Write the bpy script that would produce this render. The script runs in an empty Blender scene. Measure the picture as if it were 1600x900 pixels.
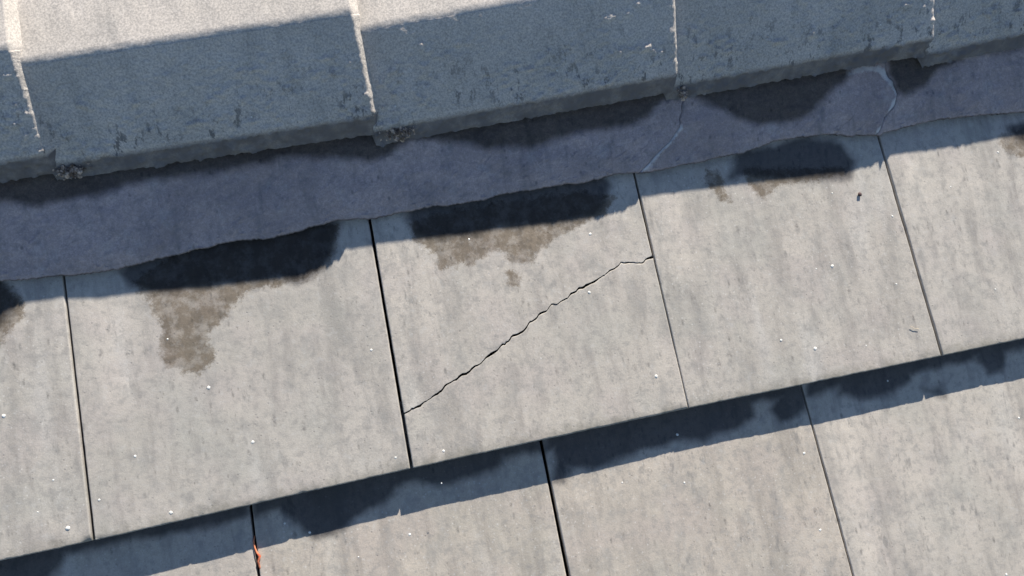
import bpy, math, random
import numpy as np
from mathutils import Vector, Matrix

# ------------------------------------------------------------------ roof frame
# All lengths below are millimetres in the roof's own frame:
# u along the ridge, v up the slope, w out of the slates.
PITCH = math.radians(30.0)
RX = Matrix.Rotation(PITCH, 4, 'X')
MM = 0.001
H_EAVES = 4.2                      # the roof hangs this high over the ground (m)

def world(u, v, w):
    p = RX @ Vector((u*MM, v*MM, w*MM))
    return Vector((p.x, p.y, p.z + H_EAVES))

sc = bpy.context.scene
col = sc.collection

# ------------------------------------------------------------------ camera
R = ((0.9752481698953303, -0.18333952538568352, 0.12360269231343085),
     (-0.16729865846164024, -0.9773416396293786, -0.12967065327546334),
     (0.14457581399636593, 0.10578250268972791, -0.9838231020510595))
cam_d = bpy.data.cameras.new('camera')
cam = bpy.data.objects.new('camera', cam_d)
col.objects.link(cam)
sc.camera = cam
xr = RX.to_3x3() @ Vector(R[0])
yu = RX.to_3x3() @ (-Vector(R[1]))
zb = RX.to_3x3() @ (-Vector(R[2]))
m = Matrix.Identity(4)
for i in range(3):
    m[i][0], m[i][1], m[i][2] = xr[i], yu[i], zb[i]
m.translation = world(323.75, 79.97, 802.7)
cam.matrix_world = m
cam_d.sensor_width = 36.0
cam_d.lens = 27.0
cam_d.clip_start = 0.02
cam_d.clip_end = 4000.0

# ------------------------------------------------------------------ sky, sun, exposure
SUN = Vector((0.375, 0.835, 0.352)).normalized()        # towards the sun, roof frame
SW = (RX.to_3x3() @ SUN).normalized()
wd = bpy.data.worlds.new('World')
sc.world = wd
wd.use_nodes = True
nt = wd.node_tree
nt.nodes.clear()
sky = nt.nodes.new('ShaderNodeTexSky')
sky.sky_type = 'NISHITA'
sky.sun_disc = False
sky.sun_elevation = math.asin(SW.z)
sky.sun_rotation = math.atan2(SW.x, SW.y)
sky.altitude = 1200
sky.air_density = 0.62
sky.dust_density = 0.1
sky.ozone_density = 1.3
bg = nt.nodes.new('ShaderNodeBackground')
bg.inputs['Strength'].default_value = 0.098
wo = nt.nodes.new('ShaderNodeOutputWorld')
nt.links.new(sky.outputs[0], bg.inputs[0])
nt.links.new(bg.outputs[0], wo.inputs[0])
sl = bpy.data.lights.new('sun', 'SUN')
sl.energy = 5.0
sl.angle = math.radians(0.5)
sl.color = (1.0, 0.94, 0.845)
so = bpy.data.objects.new('sun', sl)
col.objects.link(so)
so.rotation_euler = SW.to_track_quat('Z', 'Y').to_euler()
so.location = world(300, 200, 3000)
sc.view_settings.view_transform = 'Standard'
sc.view_settings.look = 'None'
sc.view_settings.gamma = 1.0
sc.view_settings.use_curve_mapping = False
sc.view_settings.exposure = 0.95

# ------------------------------------------------------------------ noise
def _hash(ix, iy, seed):
    h = (ix.astype(np.int64)*374761393 + iy.astype(np.int64)*668265263 + seed*1442695041) & 0x7fffffff
    h = ((h ^ (h >> 13)) * 1274126177) & 0x7fffffff
    return ((h ^ (h >> 16)) & 0xffff) / 65535.0

def vnoise(x, y, seed=0):
    x = np.asarray(x, float); y = np.asarray(y, float)
    ix = np.floor(x).astype(np.int64); iy = np.floor(y).astype(np.int64)
    fx = x-ix; fy = y-iy
    fx = fx*fx*(3-2*fx); fy = fy*fy*(3-2*fy)
    a = _hash(ix, iy, seed); b = _hash(ix+1, iy, seed)
    c = _hash(ix, iy+1, seed); d = _hash(ix+1, iy+1, seed)
    return (a*(1-fx)+b*fx)*(1-fy) + (c*(1-fx)+d*fx)*fy

def fbm(x, y, seed=0, octv=4):
    s = 0; a = 0.5; n = 0
    x = np.asarray(x, float); y = np.asarray(y, float)
    for o in range(octv):
        s = s + a*vnoise(x*2**o, y*2**o, seed+o*17); n += a; a *= 0.5
    return s/n - 0.5            # about -0.5 .. 0.5

def sdf_poly(U, V, poly):
    """signed distance to a closed outline, positive inside"""
    P = np.array(poly, float); n = len(P)
    d = np.full(U.shape, 1e9); inside = np.zeros(U.shape, bool)
    for i in range(n):
        a = P[i]; b = P[(i+1) % n]
        e = b-a; L = max(e@e, 1e-9)
        t = np.clip(((U-a[0])*e[0]+(V-a[1])*e[1])/L, 0, 1)
        dx = U-(a[0]+t*e[0]); dy = V-(a[1]+t*e[1])
        d = np.minimum(d, dx*dx+dy*dy)
        c = ((a[1] > V) != (b[1] > V))
        with np.errstate(divide='ignore', invalid='ignore'):
            xx = a[0]+(V-a[1])*e[0]/(e[1] if abs(e[1]) > 1e-9 else 1e-9)
        inside ^= c & (U < xx)
    d = np.sqrt(d)
    return np.where(inside, d, -d)

# ------------------------------------------------------------------ materials
class NT:
    def __init__(self, name):
        self.m = bpy.data.materials.new(name); self.m.use_nodes = True
        self.t = self.m.node_tree; self.t.nodes.clear()
        self.out = self.n('ShaderNodeOutputMaterial')
        self.b = self.n('ShaderNodeBsdfPrincipled')
        self.l(self.b.outputs[0], self.out.inputs[0])
        tc = self.n('ShaderNodeTexCoord'); self.obj = tc.outputs['Object']
        oi = self.n('ShaderNodeObjectInfo')
        # every object gets its own piece of the noise
        ad = self.n('ShaderNodeVectorMath'); ad.operation = 'ADD'
        mu = self.n('ShaderNodeVectorMath'); mu.operation = 'SCALE'
        mu.inputs[0].default_value = (3.1, 5.7, 7.3)
        self.l(oi.outputs['Random'], mu.inputs['Scale'])
        self.l(self.obj, ad.inputs[0]); self.l(mu.outputs[0], ad.inputs[1])
        self.p = ad.outputs[0]; self.rand = oi.outputs['Random']
    def n(self, t): return self.t.nodes.new(t)
    def l(self, a, b): self.t.links.new(a, b)
    def mapv(self, sx, sy, sz, v=None):
        k = self.n('ShaderNodeMapping'); k.inputs['Scale'].default_value = (sx, sy, sz)
        self.l(v or self.p, k.inputs[0]); return k.outputs[0]
    def noise(self, scale, detail=3, rough=0.55, v=None, dist=0.0):
        k = self.n('ShaderNodeTexNoise'); k.inputs['Scale'].default_value = scale
        k.inputs['Detail'].default_value = detail; k.inputs['Roughness'].default_value = rough
        k.inputs['Distortion'].default_value = dist
        self.l(v or self.p, k.inputs['Vector']); return k.outputs['Fac']
    def vor(self, scale, v=None, feat='F1'):
        k = self.n('ShaderNodeTexVoronoi'); k.inputs['Scale'].default_value = scale; k.feature = feat
        self.l(v or self.p, k.inputs['Vector']); return k
    def ramp(self, x, a, b, lo=0.0, hi=1.0, smooth=True):
        k = self.n('ShaderNodeMapRange'); k.interpolation_type = 'SMOOTHSTEP' if smooth else 'LINEAR'
        k.inputs['From Min'].default_value = a; k.inputs['From Max'].default_value = b
        k.inputs['To Min'].default_value = lo; k.inputs['To Max'].default_value = hi
        self.l(x, k.inputs['Value']); return k.outputs['Result']
    def math(self, op, a, b=None, clamp=False):
        k = self.n('ShaderNodeMath'); k.operation = op; k.use_clamp = clamp
        for i, x in enumerate((a, b)):
            if x is None: continue
            if isinstance(x, (int, float)): k.inputs[i].default_value = x
            else: self.l(x, k.inputs[i])
        return k.outputs[0]
    def mix(self, f, a, b, mode='MIX'):
        k = self.n('ShaderNodeMix'); k.data_type = 'RGBA'; k.blend_type = mode
        for s, x in ((k.inputs[0], f), (k.inputs[6], a), (k.inputs[7], b)):
            if isinstance(x, (int, float)): s.default_value = x
            elif isinstance(x, tuple): s.default_value = (*x, 1)
            else: self.l(x, s)
        return k.outputs[2]
    def attr(self, name):
        k = self.n('ShaderNodeAttribute'); k.attribute_name = name; return k.outputs['Fac']
    def bump(self, h, dist, strength=1.0, nrm=None):
        k = self.n('ShaderNodeBump'); k.inputs['Distance'].default_value = dist
        k.inputs['Strength'].default_value = strength; self.l(h, k.inputs['Height'])
        if nrm: self.l(nrm, k.inputs['Normal'])
        return k.outputs[0]

def wet_shade_layers(t, c, edge_amp=15.0, soft=3.0, dark=(0.235, 0.235, 0.25), brown=(0.46, 0.415, 0.36)):
    """damp patches and painted shade under the upper course: distance fields held by the mesh, frayed by noise"""
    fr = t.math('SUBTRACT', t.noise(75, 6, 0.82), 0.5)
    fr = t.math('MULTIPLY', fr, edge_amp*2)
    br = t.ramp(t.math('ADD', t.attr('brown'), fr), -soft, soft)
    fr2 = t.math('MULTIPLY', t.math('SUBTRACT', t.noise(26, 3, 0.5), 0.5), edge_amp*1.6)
    wt = t.ramp(t.math('ADD', t.attr('wet_or_shade'), fr2), -8.0, 5.0)
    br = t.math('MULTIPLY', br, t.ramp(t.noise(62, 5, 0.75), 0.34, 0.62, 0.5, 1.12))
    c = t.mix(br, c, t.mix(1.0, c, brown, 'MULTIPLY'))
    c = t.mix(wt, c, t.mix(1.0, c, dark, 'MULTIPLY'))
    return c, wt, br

def make_slate_mat():
    t = NT('weathered_concrete')
    cl = t.noise(9, 3, 0.5)
    base = t.mix(t.ramp(cl, 0.3, 0.7), (0.415, 0.385, 0.34), (0.47, 0.43, 0.38))
    tint = t.mix(t.ramp(t.noise(17, 2, 0.5), 0.45, 0.7), base, (0.43, 0.39, 0.352))
    tint = t.mix(t.ramp(t.noise(13, 2, 0.5, t.mapv(1, 1, 1)), 0.5, 0.75, 0, .5), tint, (0.385, 0.375, 0.335))
    # streaks that run down the slope, with dark little drips
    st = t.noise(1.0, 4, 0.6, t.mapv(75, 14, 20))
    c = t.mix(t.ramp(st, 0.48, 0.76, 0, 0.55), tint, (0.235, 0.215, 0.20))
    st2 = t.noise(1.0, 4, 0.6, t.mapv(34, 6, 20))
    c = t.mix(t.ramp(st2, 0.47, 0.74, 0, 0.55), c, (0.25, 0.235, 0.215))
    ls = t.noise(1.0, 2, 0.5, t.mapv(28, 5, 9))
    c = t.mix(t.ramp(ls, 0.56, 0.8, 0, 0.5), c, (0.55, 0.53, 0.49))
    v = t.vor(1.0, t.mapv(72, 30, 30))
    dr = t.ramp(v.outputs['Distance'], 0.05, 0.27, 1, 0)
    k = t.n('ShaderNodeSeparateColor'); t.l(v.outputs['Color'], k.inputs[0])
    dr = t.math('MULTIPLY', dr, t.ramp(k.outputs[0], 0.62, 0.85))
    dr = t.math('MULTIPLY', dr, t.ramp(t.noise(190, 3, .7), 0.36, 0.6))
    dr = t.math('MULTIPLY', dr, t.ramp(t.noise(7, 2, .5), 0.38, 0.62))
    c = t.mix(t.math('MULTIPLY', dr, 0.8), c, (0.14, 0.13, 0.125))
    c = t.mix(1.0, c, t.mix(t.rand, (0.95, 0.945, 0.94), (1.05, 1.04, 1.03)), 'MULTIPLY')
    c = t.mix(t.attr('tone'), c, t.mix(1.0, c, (1.08, 1.025, 0.955), 'MULTIPLY'))
    # fine sand
    sand = t.noise(900, 2, 0.7)
    c = t.mix(t.ramp(sand, 0.3, 0.7, 0, 1), t.mix(1.0, c, (0.91, 0.91, 0.905), 'MULTIPLY'), t.mix(1.0, c, (1.07, 1.07, 1.06), 'MULTIPLY'))
    vs = t.vor(330)
    k2 = t.n('ShaderNodeSeparateColor'); t.l(vs.outputs['Color'], k2.inputs[0])
    gr = t.math('MULTIPLY', t.ramp(vs.outputs['Distance'], 0.1, 0.42, 1, 0), t.ramp(k2.outputs[1], 0.955, 0.975))
    c = t.mix(t.math('MULTIPLY', gr, 0.5), c, (0.17, 0.155, 0.145))
    gl = t.math('MULTIPLY', t.ramp(vs.outputs['Distance'], 0.1, 0.42, 1, 0), t.ramp(k2.outputs[2], 0.93, 0.97))
    c = t.mix(t.math('MULTIPLY', gl, 0.5), c, (0.62, 0.60, 0.56))
    for sx, sy, key, a0, a1, amt in ((150, 62, 0, .54, .76, .8), (250, 120, 1, .66, .85, .55)):
        v2 = t.vor(1.0, t.mapv(sx, sy, sy)); q2 = t.n('ShaderNodeSeparateColor'); t.l(v2.outputs['Color'], q2.inputs[0])
        m2 = t.math('MULTIPLY', t.ramp(v2.outputs['Distance'], 0.06, 0.34, 1, 0), t.ramp(q2.outputs[key], a0, a1))
        m2 = t.math('MULTIPLY', m2, t.ramp(t.noise(12+6*key, 3, .6), 0.38, 0.58))
        m2 = t.math('MULTIPLY', m2, t.ramp(t.noise(300, 3, .7), 0.35, 0.55))
        c = t.mix(t.math('MULTIPLY', m2, amt), c, (0.16, 0.15, 0.135))
    sm = t.noise(1.0, 4, 0.68, t.mapv(85, 34, 34))
    sm = t.math('MULTIPLY', t.ramp(sm, 0.57, 0.70), t.ramp(t.noise(9, 3, .6), 0.40, 0.60))
    c = t.mix(t.math('MULTIPLY', sm, 0.68), c, (0.205, 0.195, 0.18))
    sm3 = t.noise(1.0, 5, 0.7, t.mapv(48, 26, 30))
    c = t.mix(t.ramp(sm3, 0.50, 0.66, 0, 0.42), c, (0.27, 0.26, 0.24))
    mo = t.noise(120, 4, 0.75)
    c = t.mix(t.ramp(mo, 0.49, 0.66, 0, 0.55), c, (0.27, 0.255, 0.235))
    c = t.mix(t.ramp(mo, 0.46, 0.30, 0, 0.30), c, (0.50, 0.485, 0.455))
    pl = t.math('ADD', t.attr('pale'), t.math('MULTIPLY', t.math('SUBTRACT', t.noise(45, 4, .65), .5), 34.0))
    c = t.mix(t.ramp(pl, -16.0, 18.0, 0, 0.9), c, t.mix(1.0, c, (1.16, 1.15, 1.14), 'MULTIPLY'))
    fs_ = t.math('ADD', t.attr('fresh'), t.math('MULTIPLY', t.noise(210, 3, .7), 4.0))
    c = t.mix(t.math('MULTIPLY', t.ramp(fs_, 1.9, 3.6, 0.15, 0.0), t.ramp(t.noise(95, 3, .7), .42, .6)), c, (0.60, 0.585, 0.55))
    # grime that gathers along the lower edge of every slate
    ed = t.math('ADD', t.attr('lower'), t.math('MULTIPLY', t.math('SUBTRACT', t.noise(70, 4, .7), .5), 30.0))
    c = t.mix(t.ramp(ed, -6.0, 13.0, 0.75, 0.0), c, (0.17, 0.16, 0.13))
    c, wt, br = wet_shade_layers(t, c)
    t.l(c, t.b.inputs['Base Color'])
    rg = t.math('SUBTRACT', 0.88, t.math('MULTIPLY', wt, 0.25))
    t.l(rg, t.b.inputs['Roughness'])
    t.b.inputs['Specular IOR Level'].default_value = 0.25
    h = t.math('ADD', t.math('MULTIPLY', t.noise(420, 3, 0.7), 0.75), t.math('MULTIPLY', t.noise(110, 3, 0.6), 0.45))
    h = t.math('SUBTRACT', h, t.math('MULTIPLY', gr, 0.4))
    t.l(t.bump(h, 0.00032, 0.8), t.b.inputs['Normal'])
    return t.m

def make_cap_mat():
    t = NT('ridge_concrete')
    cl = t.noise(11, 3, 0.55)
    c = t.mix(t.ramp(cl, 0.3, 0.7), (0.465, 0.425, 0.375), (0.545, 0.495, 0.44))
    c = t.mix(t.ramp(t.noise(1.0, 4, .6, t.mapv(40, 12, 12)), 0.5, 0.78, 0, 0.45), c, (0.24, 0.235, 0.22))
    sp = t.noise(520, 3, 0.75)
    c = t.mix(t.ramp(sp, 0.32, 0.68), t.mix(1.0, c, (0.74, 0.74, 0.75), 'MULTIPLY'), t.mix(1.0, c, (1.24, 1.23, 1.22), 'MULTIPLY'))
    # tufts of dark growth near the foot
    g = t.math('MULTIPLY', t.ramp(t.noise(1.0, 4, .75, t.mapv(125, 62, 62)), 0.53, 0.63), t.attr('foot'))
    g = t.math('MULTIPLY', g, t.ramp(t.noise(22, 2, .5), 0.38, 0.56))
    c = t.mix(t.math('MULTIPLY', g, 0.85), c, (0.12, 0.115, 0.11))
    # darker lip
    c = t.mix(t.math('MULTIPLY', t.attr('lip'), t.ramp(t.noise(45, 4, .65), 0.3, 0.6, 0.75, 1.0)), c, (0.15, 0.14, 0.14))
    t.l(c, t.b.inputs['Base Color'])
    t.b.inputs['Roughness'].default_value = 0.9
    t.b.inputs['Specular IOR Level'].default_value = 0.25
    h = t.math('ADD', t.math('MULTIPLY', t.noise(330, 4, 0.75), 1.0), t.math('MULTIPLY', t.noise(95, 3, 0.6), 0.6))
    h = t.math('MULTIPLY', h, t.math('ADD', t.math('MULTIPLY', t.attr('near'), 0.8), 0.2))
    t.l(t.bump(h, 0.0009, 1.0), t.b.inputs['Normal'])
    return t.m

def make_mortar_mat():
    t = NT('mortar')
    c = t.mix(t.ramp(t.noise(14, 3, .5), 0.3, 0.7), (0.40, 0.325, 0.305), (0.51, 0.415, 0.39))
    c = t.mix(t.ramp(t.noise(1.0, 4, .6, t.mapv(46, 13, 13)), 0.52, 0.8, 0, 0.5), c, (0.21, 0.19, 0.19))
    c = t.mix(t.ramp(t.noise(600, 2, 0.7), 0.3, 0.7), t.mix(1.0, c, (0.88, 0.88, 0.88), 'MULTIPLY'), t.mix(1.0, c, (1.1, 1.1, 1.1), 'MULTIPLY'))
    c = t.mix(t.ramp(t.noise(70, 5, 0.75), 0.50, 0.70, 0, 0.5), c, (0.20, 0.19, 0.185))
    c = t.mix(t.ramp(t.noise(33, 4, 0.7), 0.52, 0.72, 0, 0.4), c, (0.50, 0.46, 0.44))
    vp = t.vor(1.0, t.mapv(140, 90, 90)); kp = t.n('ShaderNodeSeparateColor'); t.l(vp.outputs['Color'], kp.inputs[0])
    pp = t.math('MULTIPLY', t.ramp(vp.outputs['Distance'], 0.05, 0.3, 1, 0), t.ramp(kp.outputs[0], 0.8, 0.92))
    c = t.mix(t.math('MULTIPLY', pp, 0.6), c, (0.12, 0.11, 0.11))
    tr = t.noise(1.0, 4, 0.65, t.mapv(90, 16, 30))
    c = t.mix(t.ramp(tr, 0.52, 0.74, 0, 0.5), c, (0.22, 0.20, 0.195))
    c = t.mix(t.ramp(t.noise(220, 4, 0.8), 0.42, 0.62, 0.25, 0), c, (0.15, 0.14, 0.14))
    # chalky rims where the bed has cracked
    ch = t.math('ADD', t.attr('chalk'), t.math('MULTIPLY', t.math('SUBTRACT', t.noise(130, 4, .75), .5), 13.0))
    c = t.mix(t.ramp(ch, -1.5, 2.0, 0, 0.75), c, (0.66, 0.64, 0.61))
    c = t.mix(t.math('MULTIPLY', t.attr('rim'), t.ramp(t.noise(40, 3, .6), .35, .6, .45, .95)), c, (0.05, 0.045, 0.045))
    c, wt, br = wet_shade_layers(t, c, edge_amp=11.0, dark=(0.27, 0.27, 0.25))
    t.l(c, t.b.inputs['Base Color'])
    t.b.inputs['Roughness'].default_value = 0.9
    t.b.inputs['Specular IOR Level'].default_value = 0.2
    h = t.math('ADD', t.noise(300, 4, 0.7), t.math('MULTIPLY', t.noise(80, 3, 0.6), 0.8))
    t.l(t.bump(h, 0.001, 1.0), t.b.inputs['Normal'])
    return t.m

def simple_mat(name, a, b, scale, rough=0.9, bump=0.0004, bscale=200):
    t = NT(name)
    t.l(t.mix(t.ramp(t.noise(scale, 4, .6), 0.35, 0.65), a, b), t.b.inputs['Base Color'])
    t.b.inputs['Roughness'].default_value = rough
    t.b.inputs['Specular IOR Level'].default_value = 0.25
    if bump: t.l(t.bump(t.noise(bscale, 4, .7), bump), t.b.inputs['Normal'])
    return t.m

M_SLATE = make_slate_mat()
M_CAP = make_cap_mat()
M_MORTAR = make_mortar_mat()
M_SPECK = simple_mat('pale_speck', (0.60, 0.59, 0.54), (0.78, 0.77, 0.73), 300, 0.8, 0)
M_CRUMB = simple_mat('crumbly_mortar', (0.12, 0.09, 0.07), (0.62, 0.50, 0.40), 160, 0.95, 0.001, 400)
M_FELT = simple_mat('underlay_felt', (0.012, 0.012, 0.014), (0.022, 0.021, 0.022), 90)
M_GROUND = simple_mat('ground_grass', (0.045, 0.07, 0.025), (0.09, 0.10, 0.045), 0.3, 0.95, 0)
M_TWIG = simple_mat('red_twig', (0.55, 0.12, 0.06), (0.62, 0.24, 0.12), 240, 0.6, 0.0002)
M_STRAW = simple_mat('straw', (0.60, 0.50, 0.36), (0.70, 0.60, 0.46), 200, 0.7, 0)
M_DEBRIS = simple_mat('dark_debris', (0.05, 0.03, 0.03), (0.10, 0.06, 0.06), 500, 0.8, 0)

# ------------------------------------------------------------------ linking
def link(name, verts, faces, mats, origin, attrs=None, fmat=None, parent=None, smooth=True):
    o = Vector(origin)
    me = bpy.data.meshes.new(name)
    V = (np.asarray(verts, float) - np.array(origin))*MM
    me.from_pydata(V.tolist(), [], [tuple(int(i) for i in f) for f in faces])
    for mt in (mats if isinstance(mats, (list, tuple)) else [mats]): me.materials.append(mt)
    if fmat is not None: me.polygons.foreach_set('material_index', np.asarray(fmat, np.int32))
    me.polygons.foreach_set('use_smooth', [smooth]*len(me.polygons))
    for k, a in (attrs or {}).items():
        at = me.attributes.new(k, 'FLOAT', 'POINT'); at.data.foreach_set('value', np.asarray(a, np.float32))
    me.update()
    ob = bpy.data.objects.new(name, me)
    if parent is None:
        ob.location = world(*origin); ob.rotation_euler = (PITCH, 0, 0)
    else:
        ob.parent = parent[0]; ob.location = (Vector(origin)-Vector(parent[1]))*MM
    col.objects.link(ob)
    return ob

def tag(ob, label, cat, group=None):
    ob['label'] = label; ob['category'] = cat; ob['kind'] = 'thing'
    if group: ob['group'] = group
    return ob

def grid_faces(n, m, off=0):
    f = []
    for j in range(m-1):
        for i in range(n-1):
            a = off+j*n+i
            f.append((a, a+1, a+n+1, a+n))
    return f

def samples(L, step, fine=(0, .35, .8, 1.4, 2.2, 3.4, 5)):
    mid = np.arange(fine[-1]+step, L-fine[-1]-step*.5, step)
    return np.concatenate([np.array(fine), mid, L-np.array(fine)[::-1]])/L

def blob(c, r, seed, flat=0.6, seg=7, ring=4):
    """small irregular lump, returns verts and faces"""
    rnd = random.Random(seed); vs = [(c[0], c[1], c[2]-r*flat)]; fs = []
    for j in range(1, ring):
        ph = -math.pi/2+math.pi*j/ring
        for i in range(seg):
            a = 2*math.pi*i/seg+j*.3; k = r*rnd.uniform(.78, 1.18)
            vs.append((c[0]+k*math.cos(ph)*math.cos(a), c[1]+k*math.cos(ph)*math.sin(a), c[2]+k*flat*math.sin(ph)))
    vs.append((c[0], c[1], c[2]+r*flat)); n = len(vs)
    for i in range(seg):
        fs.append((0, 1+(i+1) % seg, 1+i)); fs.append((n-1, n-1-seg+i, n-1-seg+(i+1) % seg))
    for j in range(ring-2):
        for i in range(seg):
            a = 1+j*seg+i; b = 1+j*seg+(i+1) % seg
            fs.append((a, b, b+seg, a+seg))
    return vs, fs

# ------------------------------------------------------------------ slates
SPECKS = {}
def slab(bl, br, tr, tl, w0, label, seed, bottom=None, top=None, thick=17.5, wet_or_shade=(), brown=(), pale=(), fresh=None,
         specks=(), tilt=(0, 0), front=True, step=2.2, chips=(), group='flat concrete roof tiles', lower=None, rough_b=0.5, rough_s=0.22):
    """a flat concrete roof tile between four corners; bottom / top may be
    polylines (the broken edge of a cracked tile)"""
    bl, br, tr, tl = [np.array(p, float) for p in (bl, br, tr, tl)]
    Ls = np.linalg.norm(br-bl); Lt = np.linalg.norm(tl-bl)
    S = samples(Ls, step); T = samples(Lt, step)
    def line(pl, a, b, s):
        if pl is None: return a[None]*(1-s)[:, None]+b[None]*s[:, None]
        P = np.array(pl, float)
        x = np.concatenate([[0], np.cumsum(np.linalg.norm(np.diff(P, axis=0), axis=1))]); x /= x[-1]
        # parametrise by u so that both pieces share the break
        uu = a[0]+(b[0]-a[0])*s
        vv = np.interp(uu, P[:, 0], P[:, 1])
        return np.stack([uu, vv], 1)
    B = line(bottom, bl, br, S); A = line(top, tl, tr, S)
    U = B[None, :, 0]*(1-T)[:, None]+A[None, :, 0]*T[:, None]
    V = B[None, :, 1]*(1-T)[:, None]+A[None, :, 1]*T[:, None]
    if bottom is not None or top is not None:
        # keep the side joints straight
        UL = bl[0]+(tl[0]-bl[0])*(V[:, :1]-bl[1])/(tl[1]-bl[1]) if abs(tl[1]-bl[1]) > 1 else U[:, :1]
    dl = S[None, :]*Ls+0*U; dr = (1-S)[None, :]*Ls+0*U
    hh = np.linalg.norm(A-B, axis=1)[None, :]
    db = T[:, None]*hh; dt = (1-T)[:, None]*hh
    # uneven arrises
    e = fbm(V/7, V*0+seed, seed, 4)
    U = U + np.exp(-dl/3)*fbm(V/9, V*0+3.3, seed+1)*2*rough_s - np.exp(-dr/3)*fbm(V/9, V*0+8.3, seed+2)*2*rough_s
    kb = 0.10 if bottom is not None else rough_b
    V = V + np.exp(-db/3)*(fbm(U/8, U*0+1.3, seed+3)*2*kb+fbm(U/2.2, U*0+4.3, seed+31)*1.3*kb)
    d = np.minimum(np.minimum(dl, dr), np.minimum(db, dt))
    r = 1.3
    if top is not None: d = np.minimum(np.minimum(dl, dr), np.minimum(db, dt+1.0))
    if bottom is not None: d = np.minimum(np.minimum(dl, dr), np.minimum(db+1.0, dt))
    bev = np.where(d < r, r-np.sqrt(np.maximum(r*r-(r-d)**2, 0)), 0)
    cu, cv = (bl+br+tr+tl)/4
    W = w0 + tilt[0]*(U-cu)/300 + tilt[1]*(V-cv)/300
    W = W + fbm(U/45, V/45, seed+5, 3)*0.9 + fbm(U/9, V/9, seed+6, 3)*0.30 - bev
    # nibbled front arris
    nib = np.maximum(0, fbm(U/6, V/6, seed+8, 3)-0.16)*7*np.exp(-db/2.0)*(1 if front else .5)
    W = W - nib
    for (x, y, rr, dp) in chips:
        q = np.hypot(U-x, V-y)/rr
        W = W - dp*np.clip(1.15-q+fbm(U/3, V/3, seed+9)*.5, 0, 1)
    n = len(S); m = len(T)
    verts = np.stack([U.ravel(), V.ravel(), W.ravel()], 1)
    faces = grid_faces(n, m)
    ring = [i for i in range(n)] + [j*n+n-1 for j in range(1, m)] + [(m-1)*n+i for i in range(n-2, -1, -1)] + [j*n for j in range(m-2, 0, -1)]
    k0 = len(verts)
    skirt = verts[ring].copy(); skirt[:, 2] = w0-thick
    verts = np.concatenate([verts, skirt])
    K = len(ring)
    for i in range(K):
        a = ring[i]; b = ring[(i+1) % K]
        faces.append((b, a, k0+i, k0+(i+1) % K))
    faces.append(tuple(range(k0+K-1, k0-1, -1)))
    Ua, Va = verts[:, 0], verts[:, 1]
    def field(polys):
        f = np.full(Ua.shape, -60.0)
        for p in polys: f = np.maximum(f, sdf_poly(Ua, Va, p))
        return f
    at = {'wet_or_shade': field(wet_or_shade), 'brown': field(brown)}
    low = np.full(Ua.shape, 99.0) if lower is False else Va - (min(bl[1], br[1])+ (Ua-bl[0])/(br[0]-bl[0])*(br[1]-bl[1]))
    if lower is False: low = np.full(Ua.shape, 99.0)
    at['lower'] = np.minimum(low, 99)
    at['pale'] = field(pale)
    at['tone'] = np.full(Ua.shape, {21: .3, 22: .6, 23: .6, 24: .2, 15: .1, 13: .1, 14: .15}.get(seed, 0))
    at['fresh'] = np.full(Ua.shape, 99.0)
    if fresh is not None:
        at['fresh'] = np.minimum(99, np.abs(Va-np.interp(Ua, np.array(fresh)[:, 0], np.array(fresh)[:, 1])))
    fm = [0]*len(faces)
    allv = [verts]; off = len(verts)
    for q, (x, y, rr) in enumerate(specks):
        i = int(np.argmin((U-x)**2+(V-y)**2)); ww = W.ravel()[i]
        vs, fs = blob((x, y, ww), rr*.85, seed*31+q, 0.22)
        allv.append(np.array(vs)); faces += [tuple(a+off for a in f) for f in fs]
        fm += [1]*len(fs); off += len(vs)
    verts = np.concatenate(allv); ex = len(verts)-len(Ua)
    for k in at: at[k] = np.concatenate([at[k], np.full(ex, -60.0 if k not in ('lower', 'fresh') else 99.0)])
    ob = link('roof_tile', verts, faces, [M_SLATE, M_SPECK], (cu, min(bl[1], br[1]), w0-thick), at, fm)
    # crisp side faces
    bpyme = ob.data
    return tag(ob, label, 'roof tile', group)

W2 = -20.0
# tile joints: bottom corner, then a point far up the same joint
def up(a, b, v):
    """the point at height v on the joint through a and b"""
    t = (v-a[1])/(b[1]-a[1]); return (a[0]+t*(b[0]-a[0]), v)
E_ = [(-0.6,-5.2),(306.4,2.1),(605.7,6.3),(909.7,7.8)]
T_ = [(2.1,254.5),(306.4,260.2),(599.8,265.9),(897.9,261.6)]
e2 = [(141.9,-6.8),(445.1,-0.5),(747.6,-9.0)]
f2 = [(139.8,-73.5),(447.0,-140.4),(757.2,-208.0)]
TOPV = 330.0
def J(i): return E_[i], up(E_[i], T_[i], TOPV)
def off(p, d): return (p[0]+d, p[1])

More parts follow.
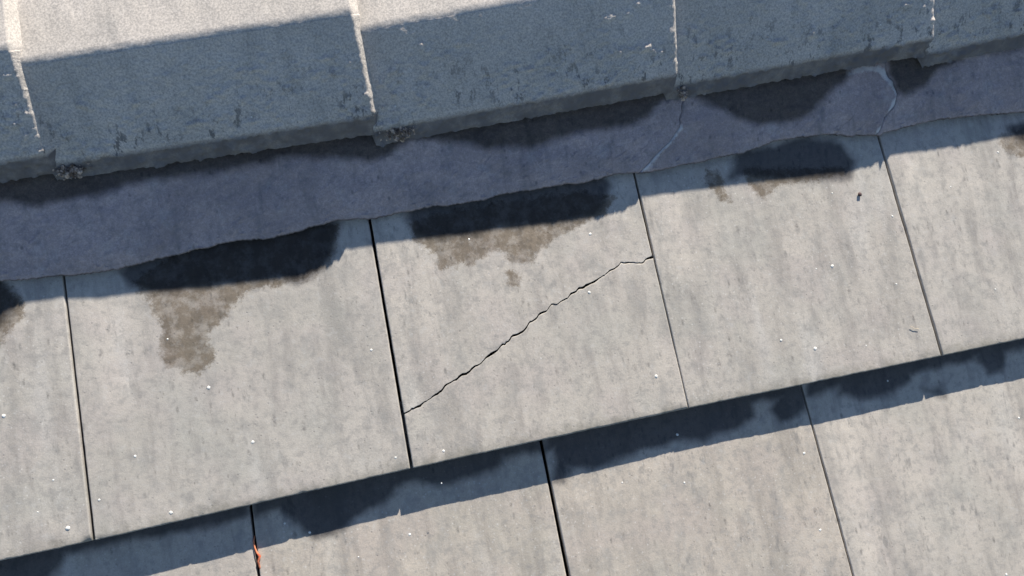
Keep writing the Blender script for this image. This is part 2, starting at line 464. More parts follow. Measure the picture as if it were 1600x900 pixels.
wet_a = [[(-148.6,254.7),(-89.3,276.4),(-56.2,257.9),(-45.7,246.5),(-39.5,232.6),(-48.4,221.4),(-60.8,214.0),(-96.8,201.5),(-148.1,198.4)]]
brown_a = [[(-148.6,254.7),(-89.9,270.1),(-56.2,257.9),(-45.7,246.5),(-37.8,232.3),(-37.8,221.4),(-47.2,210.3),(-62.7,196.6),(-99.2,177.0),(-149.8,180.2)]]
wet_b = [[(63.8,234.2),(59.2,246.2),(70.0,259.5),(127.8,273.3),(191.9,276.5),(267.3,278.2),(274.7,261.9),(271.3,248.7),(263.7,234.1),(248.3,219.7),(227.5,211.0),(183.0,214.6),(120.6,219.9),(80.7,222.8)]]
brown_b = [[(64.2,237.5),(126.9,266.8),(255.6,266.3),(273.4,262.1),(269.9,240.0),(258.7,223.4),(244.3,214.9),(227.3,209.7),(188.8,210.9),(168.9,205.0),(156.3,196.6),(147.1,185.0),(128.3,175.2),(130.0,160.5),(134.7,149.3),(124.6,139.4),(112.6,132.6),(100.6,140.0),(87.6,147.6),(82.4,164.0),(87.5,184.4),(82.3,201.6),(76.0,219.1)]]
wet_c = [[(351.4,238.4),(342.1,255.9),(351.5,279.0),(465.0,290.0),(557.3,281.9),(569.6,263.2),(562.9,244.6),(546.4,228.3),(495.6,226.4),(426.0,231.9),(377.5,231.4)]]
brown_c = [[(346.9,251.7),(389.2,259.0),(530.7,258.3),(571.7,244.7),(557.4,228.8),(523.4,221.9),(507.3,213.1),(485.8,205.2),(468.9,191.1),(446.8,193.4),(442.1,205.4),(429.0,210.3),(418.1,203.7),(407.4,198.5),(392.9,202.3),(370.0,196.5),(367.5,213.5),(359.3,225.3),(349.6,235.9)],
           [(438.2,185.0),(452.6,179.8),(447.4,166.7),(436.8,169.9)]]
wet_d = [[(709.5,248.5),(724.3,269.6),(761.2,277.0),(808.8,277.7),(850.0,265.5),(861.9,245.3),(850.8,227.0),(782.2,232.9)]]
brown_d = [[(725.2,256.6),(851.1,237.7),(843.8,231.1),(805.0,229.4),(767.5,230.7),(751.8,224.1),(739.3,217.0),(732.7,228.5),(724.9,241.7)],
           [(681.4,260.2),(696.2,258.0),(697.9,238.4),(703.2,221.2),(691.4,223.0),(686.6,235.6),(679.0,242.7)]]
brown_e = [[(1047.8,247.6),(1131.9,261.2),(1139.0,195.9),(1082.6,212.3),(1052.1,226.4)]]
wet_e = [[(1064.5,254.8),(1134.2,269.0),(1143.6,211.2),(1087.0,227.6)]]

g1, g2, g3, g4 = 1.3, 1.5, 1.3, 1.4
b1, t1 = J(0); b2, t2 = J(1); b3, t3 = J(2); b4, t4 = J(3)
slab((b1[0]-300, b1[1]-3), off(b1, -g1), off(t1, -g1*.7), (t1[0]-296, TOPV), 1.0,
     'upper course roof tile with a brown damp patch cut off by the left edge', 11, wet_or_shade=wet_a, brown=brown_a, tilt=(0.8, 0),
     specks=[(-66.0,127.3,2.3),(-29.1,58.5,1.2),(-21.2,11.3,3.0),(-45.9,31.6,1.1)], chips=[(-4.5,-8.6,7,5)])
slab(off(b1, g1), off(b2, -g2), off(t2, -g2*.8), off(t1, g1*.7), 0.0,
     'roof tile with the longest brown stain tapering downwards, left of the cracked tile', 12, wet_or_shade=wet_b, brown=brown_b, pale=[[(15.1,232.8),(57.0,228.9),(48.5,111.6),(22.2,116.6)]],
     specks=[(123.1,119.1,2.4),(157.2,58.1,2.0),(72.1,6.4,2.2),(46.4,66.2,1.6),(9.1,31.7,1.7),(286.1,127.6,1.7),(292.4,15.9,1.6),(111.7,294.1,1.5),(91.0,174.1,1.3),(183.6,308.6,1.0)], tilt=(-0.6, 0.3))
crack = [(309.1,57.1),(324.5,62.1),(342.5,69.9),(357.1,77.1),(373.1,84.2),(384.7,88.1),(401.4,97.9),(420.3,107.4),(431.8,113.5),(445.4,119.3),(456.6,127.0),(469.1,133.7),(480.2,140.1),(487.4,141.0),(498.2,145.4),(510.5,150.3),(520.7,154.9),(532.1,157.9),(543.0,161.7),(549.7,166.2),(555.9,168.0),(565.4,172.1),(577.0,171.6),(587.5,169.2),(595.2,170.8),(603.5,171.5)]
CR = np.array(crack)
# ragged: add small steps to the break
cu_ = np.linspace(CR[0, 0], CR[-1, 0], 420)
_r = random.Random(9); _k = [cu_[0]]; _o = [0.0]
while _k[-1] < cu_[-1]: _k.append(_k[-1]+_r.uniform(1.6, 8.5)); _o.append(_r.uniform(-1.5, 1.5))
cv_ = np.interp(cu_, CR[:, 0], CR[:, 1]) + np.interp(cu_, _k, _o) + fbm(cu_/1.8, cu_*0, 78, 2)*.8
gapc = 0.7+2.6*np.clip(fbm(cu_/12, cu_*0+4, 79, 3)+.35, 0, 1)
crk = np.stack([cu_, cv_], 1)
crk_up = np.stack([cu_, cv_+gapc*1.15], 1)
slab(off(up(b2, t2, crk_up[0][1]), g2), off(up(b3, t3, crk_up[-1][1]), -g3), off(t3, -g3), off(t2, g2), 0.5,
     'upper piece of the cracked roof tile, carrying a wide brown damp stain under the ridge', 13, bottom=crk_up, wet_or_shade=wet_c, brown=brown_c, lower=False,
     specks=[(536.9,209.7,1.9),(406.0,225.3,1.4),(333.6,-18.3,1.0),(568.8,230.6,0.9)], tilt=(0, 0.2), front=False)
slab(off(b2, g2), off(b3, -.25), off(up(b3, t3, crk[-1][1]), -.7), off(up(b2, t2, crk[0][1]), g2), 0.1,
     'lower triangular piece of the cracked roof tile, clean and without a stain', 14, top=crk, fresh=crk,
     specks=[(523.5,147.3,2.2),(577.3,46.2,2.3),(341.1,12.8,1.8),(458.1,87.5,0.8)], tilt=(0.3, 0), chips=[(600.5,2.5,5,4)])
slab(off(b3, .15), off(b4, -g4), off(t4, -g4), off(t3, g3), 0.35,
     'roof tile with a small pale brown stain, directly right of the cracked tile', 15, wet_or_shade=wet_d, brown=brown_d, pale=[[(617.7,252.2),(658.5,249.6),(644.7,153.1),(623.8,142.3)]],
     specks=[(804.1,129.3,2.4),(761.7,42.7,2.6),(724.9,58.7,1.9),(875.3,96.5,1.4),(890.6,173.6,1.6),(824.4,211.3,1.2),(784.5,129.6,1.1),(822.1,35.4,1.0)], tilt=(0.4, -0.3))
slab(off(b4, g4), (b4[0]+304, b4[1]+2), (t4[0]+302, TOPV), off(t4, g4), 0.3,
     'roof tile cut off by the right edge, lying directly beneath the ridge mortar', 16, wet_or_shade=wet_e, brown=brown_e, pale=[[(907.2,250.1),(956.1,246.8),(936.1,172.5),(914.4,168.3)]],
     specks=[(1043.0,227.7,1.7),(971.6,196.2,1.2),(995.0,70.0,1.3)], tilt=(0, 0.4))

# second course, one step lower
V2T, V2B = 70.0, -345.0
def J2(i):
    a, b = e2[i], f2[i]
    return up(a, b, V2B), up(a, b, V2T)
c1b, c1t = J2(0); c2b, c2t = J2(1); c3b, c3t = J2(2)
wet_shade_f = [[(-149.0,13.4),(-152.0,-18.3),(-7.2,-14.4),(139.6,-14.0),(143.7,14.7)], [(-115.6,6.3),(-57.8,6.2),(-29.8,-5.9),(-40.5,-22.0),(-56.5,-33.8),(-120.4,-40.9)]]  # first outline paints the shade under the upper course, second is damp
wet_shade_g = [[(148.6,13.7),(144.5,-15.0),(302.2,-9.7),(443.5,-8.4),(449.1,20.6)], [(166.2,16.6),(418.0,26.6),(409.1,-2.3),(395.0,-15.0),(371.2,-20.9),(350.2,-24.0),(311.5,-14.2),(286.4,-17.0),(270.2,-26.8),(244.9,-37.2),(217.8,-44.4),(199.4,-47.0),(188.5,-34.4),(173.4,-21.0),(166.4,-12.5)]]  # strip first: painted shade below the tile edge, then the damp patch
wet_shade_h = [[(454.5,26.5),(447.3,-10.5),(598.3,-6.8),(746.6,-3.7),(747.6,13.5)], [(462.6,31.8),(449.2,-44.2),(462.5,-48.2),(470.3,-30.1),(501.5,-34.3),(549.3,-30.0),(590.1,-27.6),(607.8,-31.1),(646.3,-26.0),(685.7,-19.5),(686.7,17.6)], [(706.0,-14.8),(725.3,1.7),(754.9,4.8),(743.7,-22.0),(729.8,-27.9),(716.0,-27.4)]]  # leading strip is painted edge shade, the rest damp
wet_shade_i = [[(758.1,11.5),(751.9,-7.6),(903.5,-3.6),(1064.0,-2.6),(1071.3,22.3)], [(790.4,27.5),(787.9,-14.5),(809.9,-21.5),(853.7,-22.5),(875.2,-11.7),(880.2,26.0)], [(971.5,32.3),(965.5,-4.5),(977.1,-23.2),(994.3,-24.9),(1015.6,32.1)], [(889.6,-24.8),(896.3,-36.4),(914.7,-38.4),(913.8,-26.4)]]  # same painted shade strip, followed by damp patches
gr2 = 'flat concrete roof tiles'
slab((c1b[0]-302, V2B), off(c1b, -1.4), off(c1t, -1.4), (c1t[0]-298, V2T), W2-.3,
     'lower course roof tile in the bottom left corner, left of the red twig', 21, wet_or_shade=wet_shade_f, tilt=(.3, 0))
slab(off(c1b, 1.4), off(c2b, -2.0), off(c2t, -1.6), off(c1t, 1.3), W2,
     'lower course roof tile right of the red twig, dark damp patch in its shade', 22, wet_or_shade=wet_shade_g,
     specks=[(292.9,-64.8,1.8),(195.0,-42.2,1.6),(172.2,-28.4,1.4),(130.1,-36.7,1.3),(238.6,-75.9,1.0)], tilt=(-.5, 0))
slab(off(c2b, 2.0), off(c3b, -.9), off(c3t, -.9), off(c2t, 1.6), W2+.4,
     'third lower course roof tile from the left, below the cracked tile', 23, wet_or_shade=wet_shade_h, pale=[[(469.6,-51.7),(487.2,-51.9),(484.7,-81.8),(490.4,-123.3),(463.5,-117.5)]],
     specks=[(593.8,-20.7,1.9),(732.4,-68.4,1.9),(590.6,-72.2,1.4),(523.0,-58.5,1.1),(731.1,-152.5,1.8),(516.5,21.5,1.0)], tilt=(.2, 0))
slab(off(c3b, .9), (c3b[0]+306, V2B), (c3t[0]+302, V2T), off(c3t, .9), W2+.2,
     'lower course roof tile in the bottom right corner with pale chalky streaks', 24, wet_or_shade=wet_shade_i, pale=[[(766.8,-42.3),(793.6,-38.8),(792.2,-106.7),(796.5,-181.7),(774.6,-191.0),(767.0,-98.1)]],
     specks=[(850.7,-9.4,1.4),(1000.2,-80.8,1.5),(936.5,-245.6,1.8)], tilt=(0, 0))

# ------------------------------------------------------------------ mortar bed
edge = [(-225.1,246.0),(-141.3,253.1),(-54.8,257.3),(-25.8,254.3),(1.4,252.9),(33.5,250.7),(66.3,251.1),(95.2,255.5),(129.1,257.8),(155.2,260.2),(177.5,261.3),(202.6,257.2),(228.9,260.4),(255.6,264.3),(269.0,265.6),(285.5,265.7),(305.5,261.8),(335.3,263.3),(369.6,264.9),(390.0,263.8),(410.6,263.3),(428.1,264.1),(447.6,266.8),(481.2,265.2),(517.3,266.8),(546.1,266.0),(579.7,269.6),(594.2,268.1),(605.1,267.2),(647.0,267.5),(688.6,270.2),(727.6,272.7),(773.1,280.3),(799.7,279.5),(829.7,278.2),(869.8,270.9),(895.1,268.0),(900.8,271.0),(946.3,274.6),(986.8,275.9),(1036.9,272.8),(1087.8,269.6),(1265.5,266.0)]
EG = np.array(edge)
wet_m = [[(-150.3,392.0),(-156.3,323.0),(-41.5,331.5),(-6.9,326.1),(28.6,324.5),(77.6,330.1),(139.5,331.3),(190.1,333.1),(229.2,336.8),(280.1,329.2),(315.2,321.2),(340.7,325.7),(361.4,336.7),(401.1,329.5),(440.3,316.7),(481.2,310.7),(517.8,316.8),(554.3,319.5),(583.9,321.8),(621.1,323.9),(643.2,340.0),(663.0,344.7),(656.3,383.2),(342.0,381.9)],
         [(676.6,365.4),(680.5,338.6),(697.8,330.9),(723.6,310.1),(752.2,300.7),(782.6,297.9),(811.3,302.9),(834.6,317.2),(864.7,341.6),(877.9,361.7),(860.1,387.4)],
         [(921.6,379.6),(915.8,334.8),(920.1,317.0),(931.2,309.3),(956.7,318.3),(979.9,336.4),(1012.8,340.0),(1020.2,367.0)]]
def mortar(u0, u1, lab, seed, left=None, right=None, chalk=()):
    nu = int((u1-u0)/1.3)+2; nv = 74
    s = np.linspace(0, 1, nu)
    rows = []
    # section: back under the caps ... down to the feathered lower edge, then its underside
    tt = np.concatenate([np.linspace(0, .94, nv-14), np.linspace(.95, 1, 14)])
    U = np.zeros((nv, nu)); V = U.copy(); W = U.copy(); DD = U.copy()
    for j, t in enumerate(tt):
        v_top = 395.0
        uu0 = u0+0*s
        u = u0+(u1-u0)*s
        ve = np.interp(u, EG[:, 0], EG[:, 1])+(fbm(u/13, u*0+2, 101, 4)*3.2+np.abs(fbm(u/4.5, u*0+7, 107, 4))*3.4-.8)
        v = v_top+(ve-v_top)*t
        l = np.interp(v, *left) if left else None
        rr = np.interp(v, *right) if right else None
        uL = (l if left else u0+0*u); uR = (rr if right else u1+0*u)
        jag = fbm(v/9, v*0+6, 55, 4)*6.0*(1 if True else 0)
        u = uL+jag*(1 if left else 0)+(uR-uL+jag*((1 if right else 0)-(1 if left else 0)))*s
        ve = np.interp(u, EG[:, 0], EG[:, 1])+(fbm(u/13, u*0+2, 101, 4)*3.2+np.abs(fbm(u/4.5, u*0+7, 107, 4))*3.4-.8)
        v = v_top+(ve-v_top)*t
        dd = v-ve                    # mm above the lower edge
        w = 7.6+2.6*fbm(u/22, u*0+9, 140, 2)+17.0*(1-np.exp(-dd/58.0))
        w = w + fbm(u/30, v/24, 102, 3)*5.0*np.clip(dd/15, 0, 1)+fbm(u/7, v/7, 103, 3)*1.3+np.clip(fbm(u/3.5, v/3.5, 106, 3)-.14, 0, 1)*6
        w = w-1.0*np.exp(-dd/.9)
        U[j], V[j], W[j] = u, v, w; DD[j] = dd
    dside = np.minimum(U-U[:, :1] if left else 99+0*U, U[:, -1:]-U if right else 99+0*U)
    W = W-1.8*np.exp(-dside/1.0)+1.1*np.exp(-dside/6.0)*(1 if (left or right) else 0)
    verts = np.stack([U.ravel(), V.ravel(), W.ravel()], 1)
    faces = [tuple(reversed(f)) for f in grid_faces(nu, nv)]
    # lower lip: down to just above the tile, then back under
    k = len(verts)
    last = verts[(nv-1)*nu:nv*nu]
    l1 = last.copy(); l1[:, 2] = last[:, 2]-1.6+fbm(l1[:, 0]/9, l1[:, 0]*0, 104)*1.2; l1[:, 1] += .2
    l2 = l1.copy(); l2[:, 1] += 18; l2[:, 2] = l1[:, 2]
    verts = np.concatenate([verts, l1, l2])
    base = (nv-1)*nu
    for i in range(nu-1):
        faces.append((base+i+1, base+i, k+i, k+i+1)); faces.append((k+i+1, k+i, k+nu+i, k+nu+i+1))
    # side walls
    for cidx, flip in ((0, 1), (nu-1, 0)):
        idx = [j*nu+cidx for j in range(nv)]
        k = len(verts); sk = verts[idx].copy(); sk[:, 2] = 1.8
        verts = np.concatenate([verts, sk])
        for j in range(nv-1):
            f = (idx[j], idx[j+1], k+j+1, k+j)
            faces.append(f if flip else tuple(reversed(f)))
    Ua, Va = verts[:, 0], verts[:, 1]
    f = np.full(Ua.shape, -60.0)
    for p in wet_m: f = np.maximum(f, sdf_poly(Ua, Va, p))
    ch = np.full(Ua.shape, -60.0)
    for P, wd_ in chalk:
        P = np.array(P)
        for a, b in zip(P[:-1], P[1:]):
            e = b-a; t = np.clip(((Ua-a[0])*e[0]+(Va-a[1])*e[1])/(e@e), 0, 1)
            ch = np.maximum(ch, wd_-np.hypot(Ua-a[0]-t*e[0], Va-a[1]-t*e[1]))
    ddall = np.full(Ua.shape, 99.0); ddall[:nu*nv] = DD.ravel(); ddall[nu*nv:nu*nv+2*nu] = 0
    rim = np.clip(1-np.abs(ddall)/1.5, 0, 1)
    cu = (u0+u1)/2
    ob = link('mortar_bed', verts, faces, M_MORTAR, (cu, 300, 0), {'wet_or_shade': f, 'brown': np.full(Ua.shape, -60.0), 'chalk': ch, 'rim': rim})
    return tag(ob, lab, 'mortar', 'mortar bedding under the ridge')
cA = np.array([(601.9,265.1),(612.7,274.4),(637.4,292.7),(657.1,307.6),(656.1,316.6),(664.4,334.1),(671.3,351.9),(679.1,373.5)])
cB = np.array([(889.4,265.7),(896.6,277.8),(905.9,288.8),(916.7,298.9),(922.5,308.2),(918.5,318.1),(915.3,331.0),(912.9,340.7),(914.0,357.8)])
fA = (cA[:, 1], cA[:, 0]); fB = (cB[:, 1], cB[:, 0])
def shift(f, d): return (f[0], f[1]+d)
chalkA = ([(607.3,269.4),(622.8,280.2),(640.6,293.7),(655.6,307.8)], 2.6)
chalkB = ([(867.7,342.1),(887.0,345.0),(903.4,342.0),(913.3,329.7),(919.3,314.8),(922.1,306.7),(907.9,290.0),(893.1,270.6)], 3.2)
mortar(-330, 640, 'long grey mortar bed left of the diagonal crack, under the ridge caps', 1, right=shift(fA, -.12))
mortar(600, 900, 'mortar bed between the diagonal crack and the chalky rimmed crack', 2, left=shift(fA, .15), right=shift(fB, -.15), chalk=[chalkA, chalkB])
mortar(900, 1240, 'mortar bed right of the chalky rimmed crack, reaching the right edge', 3, left=shift(fB, .2), chalk=[([(961.1,329.5),(994.7,329.8),(1046.3,332.5)], -1.0)])

# ------------------------------------------------------------------ ridge caps
BEV = {31: 9.0, 32: 7.5, 33: 9.0, 34: 12.0, 35: 7.0}       # how far the worn end is slanted
def cap(cl, cr, al, ar, ul, ur, lab, seed, lipl=20., lipr=20., lumps=()):
    """cl/cr: crest (v,w) at left and right end; al/ar: foot arris (v,w);
    ul/ur: (u at foot, u at crest) of the left and right end"""
    r = random.Random(seed)
    def section(c, a, lip):
        """outline from the foot lip over the crest to the far foot; t = 0..1 markers"""
        c = np.array(c, float); a = np.array(a, float)
        dn = (c-a)/np.linalg.norm(c-a)
        far = np.array([c[0]+(c[0]-a[0])*1.7, c[1]-7]); df = (far-c)/np.linalg.norm(far-c)
        L = np.linalg.norm(c-a); pts = []; tg = []
        ft = np.array([a[0]-11.0, a[1]-lip])
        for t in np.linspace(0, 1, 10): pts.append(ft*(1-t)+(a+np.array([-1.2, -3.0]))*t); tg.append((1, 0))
        # rounded foot arris
        p0 = a+np.array([-1.2, -3.0]); p2 = a+dn*5
        for t in np.linspace(.15, 1, 6): pts.append(p0*(1-t)**2+2*a*t*(1-t)+p2*t*t); tg.append((max(0, 1-t*1.25), 1))
        rc = 5.0
        q0 = c-dn*rc; q2 = c+df*rc
        nn = 60
        for t in np.linspace(1/nn, 1, nn): pts.append(p2*(1-t)+q0*t); tg.append((0, max(0, 1-t*1.15)))
        for t in np.linspace(.14, 1, 8): pts.append(q0*(1-t)**2+2*c*t*(1-t)+q2*t*t); tg.append((0, 0))
        for t in np.linspace(.05, 1, 24): pts.append(q2*(1-t)+far*t); tg.append((0, 0))
        for t in np.linspace(.2, 1, 5): pts.append(far*(1-t)+np.array([far[0]-2, far[1]-20])*t); tg.append((1, 0))
        P = np.array(pts)
        # arc position used for u (foot -> crest)
        prog = np.clip((P[:, 0]-a[0])/(c[0]-a[0]), -0.05, 2.0)
        return P, np.array(tg), prog
    PL, TG, pg = section(cl, al, lipl); PR, _, pr = section(cr, ar, lipr)
    m = len(PL)
    LEN = ur[0]-ul[0]
    s_mid = np.linspace(0, 1, int(LEN/1.7))
    ends = [1-12.0/LEN, 1-10.5/LEN, 1-9.0/LEN, 1-7.5/LEN, 1-6.0/LEN, 1-4.4/LEN, 1-3.0/LEN, 1-1.8/LEN, 1-.8/LEN, 1-.2/LEN, 1.0]
    S = np.concatenate([s_mid[s_mid < ends[0]-.004], ends]); n = len(S)
    U = np.zeros((m, n)); V = U.copy(); W = U.copy()
    nrm = np.gradient(PR, axis=0); nrm = np.stack([-nrm[:, 1], nrm[:, 0]], 1); nrm /= np.linalg.norm(nrm, axis=1)[:, None]+1e-9
    # outward normal = pointing away from the inside
    for i, s in enumerate(S):
        P = PL*(1-s)+PR*s
        prog = np.minimum(pg*(1-s)+pr*s, 1.0)
        u = (ul[0]+(ul[1]-ul[0])*prog)*(1-s)+(ur[0]+(ur[1]-ur[0])*prog)*s
        d = (1-s)*LEN
        b = 0
        R_ = BEV.get(seed, 6.0)
        if d < R_: b = 12.0*(1-d/R_)**1.15
        q = np.arange(m)*1.9
        disp = fbm(np.full(m, u.mean())/26, q/26, seed+1, 3)*1.3 + fbm(u/5.0, q/5.0, seed+2, 3)*np.where(np.abs(np.arange(m)-78) < 9, .35, .9)
        gr = fbm(u/9, q/9, seed+3, 4)
        nearf = np.where(np.arange(m) < 74, 1.0, 0.0)
        zone = np.clip(fbm(u/70, q/30, seed+7, 2)*4+.75, 0, 1)*np.clip(1.35-pg*1.2, 0, 1)*nearf
        disp = disp+np.clip(gr-.10, 0, 1)*15*zone - np.clip(-gr-.16, 0, 1)*9*zone
        zone = zone*min(1.0, d/14.0)
        g2 = fbm(u/4.2, q/4.2, seed+11, 3)
        disp = disp+np.clip(g2-.13, 0, 1)*8*zone*nearf-np.clip(-g2-.16, 0, 1)*7*zone
        disp = disp+TG[:, 0]*fbm(u/4.5, q/4.5, seed+4, 4)*4.0
        kt = min(1.0, max(0.0, ((27.0 if seed < 34 else 17.0)-s*LEN)/3.0))          # the tail tucks in under its neighbour
        disp = disp*(0.35+0.65*min(1.0, d/14.0))
        U[:, i] = u+(fbm(q/14, q*0, seed+5, 3)*1.6 if d < 9 else 0)*max(0, 1-d/9)
        V[:, i] = P[:, 0]+nrm[:, 0]*(disp-b)+kt*14*np.clip(1-pg, 0, 1)
        W[:, i] = P[:, 1]+nrm[:, 1]*(disp-b)
    verts = np.stack([U.ravel(), V.ravel(), W.ravel()], 1)
    faces = [tuple(f) for f in grid_faces(n, m)]
    # end faces and the inside: offset the section inwards by the wall thickness
    TH = 13.0
    for ci, flip in ((n-1, 0), (0, 1)):
        idx = np.arange(m)*n+ci
        k = len(verts); inn = verts[idx].copy()
        th = TH if ci == 0 else 2.5
        inn[:, 1] -= nrm[:, 0]*th; inn[:, 2] -= nrm[:, 1]*th
        verts = np.concatenate([verts, inn])
        for j in range(m-1):
            f = (idx[j], idx[j+1], k+j+1, k+j)
            faces.append(tuple(reversed(f)) if not flip else f)
        if ci == n-1: kr = k
        else: kl = k
    for j in range(m-1): faces.append((kl+j, kl+j+1, kr+j+1, kr+j)[::-1])
    faces.append((0, n-1, kr, kl)); 
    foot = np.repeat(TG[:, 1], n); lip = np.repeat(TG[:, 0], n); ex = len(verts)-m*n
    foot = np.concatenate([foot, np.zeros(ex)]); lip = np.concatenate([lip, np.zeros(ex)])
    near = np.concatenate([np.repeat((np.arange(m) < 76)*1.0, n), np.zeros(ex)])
    fm = [0]*len(faces); offv = len(verts); allv = [verts]
    for q, (s_, t_, rr, mi) in enumerate(lumps):
        j = int(t_*m); i = int(s_*n)
        c = verts[j*n+min(i, n-1)]
        vs, fs = blob(c, rr, seed*7+q, 0.55)
        allv.append(np.array(vs)); faces += [tuple(a+offv for a in f) for f in fs]; fm += [mi]*len(fs); offv += len(vs)
    verts = np.concatenate(allv); ex = len(verts)-len(foot)
    foot = np.concatenate([foot, np.zeros(ex)]); lip = np.concatenate([lip, np.zeros(ex)]); near = np.concatenate([near, np.ones(ex)])
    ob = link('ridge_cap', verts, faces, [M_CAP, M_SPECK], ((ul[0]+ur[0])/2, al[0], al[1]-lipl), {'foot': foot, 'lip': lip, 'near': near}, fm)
    return tag(ob, lab, 'ridge cap', 'concrete ridge caps overlapping along the ridge')
def rl(seed, k, white=3):
    r = random.Random(seed); o = []
    for i in range(k): o.append((r.uniform(.05, .95), r.uniform(.14, .34), r.uniform(.7, 1.7), 0))
    for i in range(white): o.append((r.uniform(.05, .95), r.uniform(.15, .55), r.uniform(.8, 1.3), 1))
    return o
cap((438.9,84.9),(447.7,98.0),(352.6,37.6),(359.2,54.0),(-292.7,-256.0),(29.7,26.4),'ridge cap cut off by the left edge, its lit end overlapping the next cap',31,14,22,rl(31,14))
cap((436.7,86.1),(444.9,97.5),(354.2,37.7),(353.9,54.0),(-10.1,-5.1),(335.7,331.3),'second ridge cap from the left, its whole crest in view',32,14,22,rl(32,26))
cap((431.3,82.0),(448.9,94.5),(343.7,36.8),(355.4,52.0),(299.0,297.0),(658.3,659.1),'middle ridge cap above the cracked tile, crest leaving the top edge',33,14,21,rl(33,30))
cap((435.7,82.1),(453.9,93.5),(348.6,36.8),(357.7,51.0),(627.4,623.7),(966.9,961.7),'fourth ridge cap from the left, above the tile right of the cracked one',34,14,20,rl(34,34))
cap((436.2,82.2),(465.3,94.0),(345.8,37.1),(364.8,50.0),(936.9,927.4),(1334.4,1367.0),'ridge cap in the top right corner with a deep dark gap under it',35,14,20,rl(35,20))
# ------------------------------------------------------------------ crumbly mortar in the seams of the ridge
def crumbs(c, lab, seed, k=46, spread=(9, 8, 5)):
    r = random.Random(seed); V = []; F = []; o = 0
    for i in range(k):
        x = c[0]+max(-2, min(2, r.gauss(0, 1)))*spread[0]; y = c[1]+max(-1.6, min(1.6, r.gauss(0, 1)))*spread[1]; z = c[2]+2-abs(r.gauss(0, 1))*spread[2]
        vs, fs = blob((0, 0, 0), r.uniform(.6, 2.1)*(1.3-abs(x-c[0])/spread[0]*.35), seed*100+i, .8, 6, 4)
        ax = Vector((r.random()-.5, r.random()-.5, r.random()-.5)).normalized(); mr = Matrix.Rotation(r.random()*6, 3, ax)
        st = (r.uniform(.6, 1.6), r.uniform(.6, 1.2), r.uniform(.6, 1.1))
        vs = [tuple(mr @ Vector((p[0]*st[0]*r.uniform(.7, 1.3), p[1]*st[1]*r.uniform(.7, 1.3), p[2]*st[2]))+Vector((x, y, z))) for p in vs]
        V += vs; F += [tuple(a+o for a in f) for f in fs]; o += len(vs)
    # a core that ties the crumbs together
    vs, fs = blob((c[0], c[1]+8, c[2]-11), spread[0]*1.1, seed, .5, 12, 7)
    V += vs; F += [tuple(a+o for a in f) for f in fs]
    ob = link('mortar_lump', V, F, M_CRUMB, c, smooth=False)
    return tag(ob, lab, 'mortar lump', 'crumbling mortar in the ridge seams')
crumbs((34.3,346.2,36.0),'crumbling mortar lump at the leftmost ridge seam',110,90,(9, 4, 3))
crumbs((352.2,339.6,36.0),'crumbling mortar lump at the ridge seam left of the middle cap',625,79,(11, 3.5, 3))
crumbs((660.7,340.1,34.0),'small crumbling mortar lump at the ridge seam right of the middle cap',1068,39,(3, 4, 2.5))
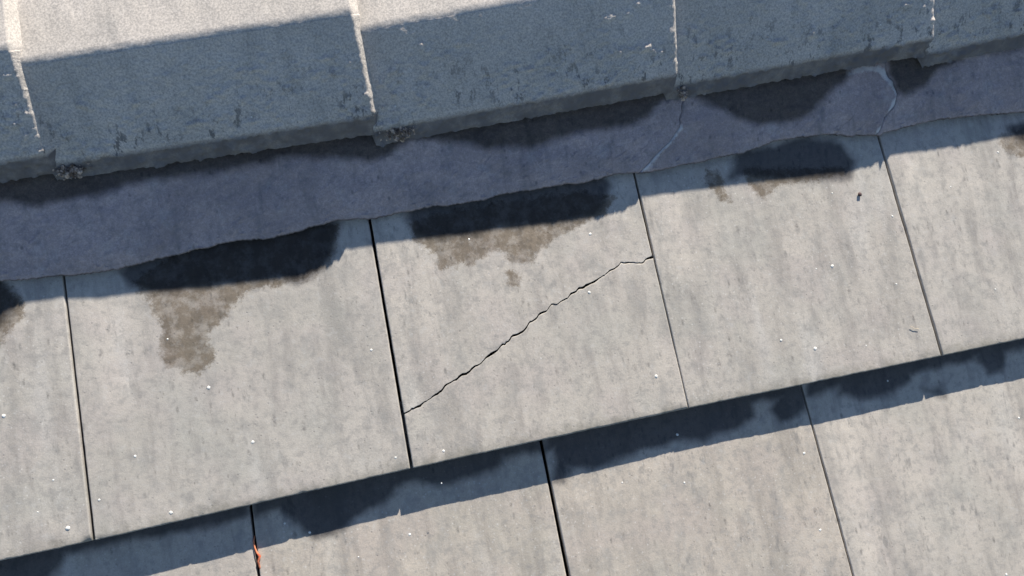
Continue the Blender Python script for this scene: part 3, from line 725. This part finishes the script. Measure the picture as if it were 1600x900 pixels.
# ------------------------------------------------------------------ small things
def tube(name, pts, rad, mat, lab, cat, seg=8):
    P = [Vector(p) for p in pts]; V = []; F = []
    for i, p in enumerate(P):
        d = (P[min(i+1, len(P)-1)]-P[max(i-1, 0)]).normalized()
        a = d.orthogonal().normalized(); b = d.cross(a)
        rr = rad[i] if isinstance(rad, (list, tuple)) else rad
        for k in range(seg):
            an = 2*math.pi*k/seg; V.append(tuple(p+a*rr*math.cos(an)+b*rr*math.sin(an)))
    for i in range(len(P)-1):
        for k in range(seg):
            F.append((i*seg+k, i*seg+(k+1) % seg, (i+1)*seg+(k+1) % seg, (i+1)*seg+k))
    F.append(tuple(range(seg))[::-1]); F.append(tuple(range((len(P)-1)*seg, len(P)*seg)))
    return tag(link(name, V, F, mat, pts[len(pts)//2]), lab, cat)
tw = [(141.5,-34.3),(140.2,-39.1),(140.5,-45.5),(141.7,-50.2),(144.2,-54.5),(141.7,-59.0),(142.1,-64.8),(142.4,-71.1)]
tube('twig', [(p[0], p[1], z) for p, z in zip(tw, (-21, -19, -18.5, -18, -17.8, -18.4, -19.5, -22))], [.5, .7, .8, 1.0, 1.4, 1.1, .9, .6], M_TWIG,
     'thin red twig wedged in the joint between two tiles at the bottom left', 'twig')
tube('twig_spur', [(tw[3][0]+.3, tw[3][1], -17.6), (tw[4][0]+1.5, tw[4][1]+1, -17.2), (tw[4][0]+3.2, tw[4][1]+1.6, -18.2)], [.9, .8, .4], M_TWIG,
     'tiny pointed red shoot at the bend of the red twig', 'shoot') if False else None
sw = [(879.1,47.0),(882.3,44.2),(888.3,42.4)]
tube('straw', [(p[0], p[1], 2.0) for p in sw], .3, M_STRAW, 'short pale straw lying near the lower right corner of the tile right of the crack', 'straw')
db = [(856.6,204.5)][0]
vs, fs = blob((db[0], db[1], 1.6), 2.3, 5, .6, 9, 6)
tag(link('debris_crumb', vs, fs, M_DEBRIS, (db[0], db[1], 0)), 'tiny dark brown crumb on the tile right of the crack, below the ridge shadow', 'debris')

# ------------------------------------------------------------------ what lies under and around
def sheet(name, pts, mat):
    me = bpy.data.meshes.new(name); me.from_pydata(pts, [], [tuple(range(len(pts)))]); me.materials.append(mat)
    o = bpy.data.objects.new(name, me); col.objects.link(o); o['kind'] = 'structure'; return o
def wp(u, v, w): return tuple(world(u, v, w))
sheet('roof_underlay', [wp(-4000, -4000, -46), wp(5000, -4000, -46), wp(5000, 440, -46), wp(-4000, 440, -46)], M_FELT)
c0 = world(0, 440, -46)
sheet('far_roof_slope', [tuple(world(-4000, 440, -46)), tuple(world(5000, 440, -46)),
      (5.0, c0.y+3.6, c0.z-2.1), (-4.0, c0.y+3.6, c0.z-2.1)], M_SLATE)
sheet('ground', [(-1500, -1500, 0), (1500, -1500, 0), (1500, 1500, 0), (-1500, 1500, 0)], M_GROUND)
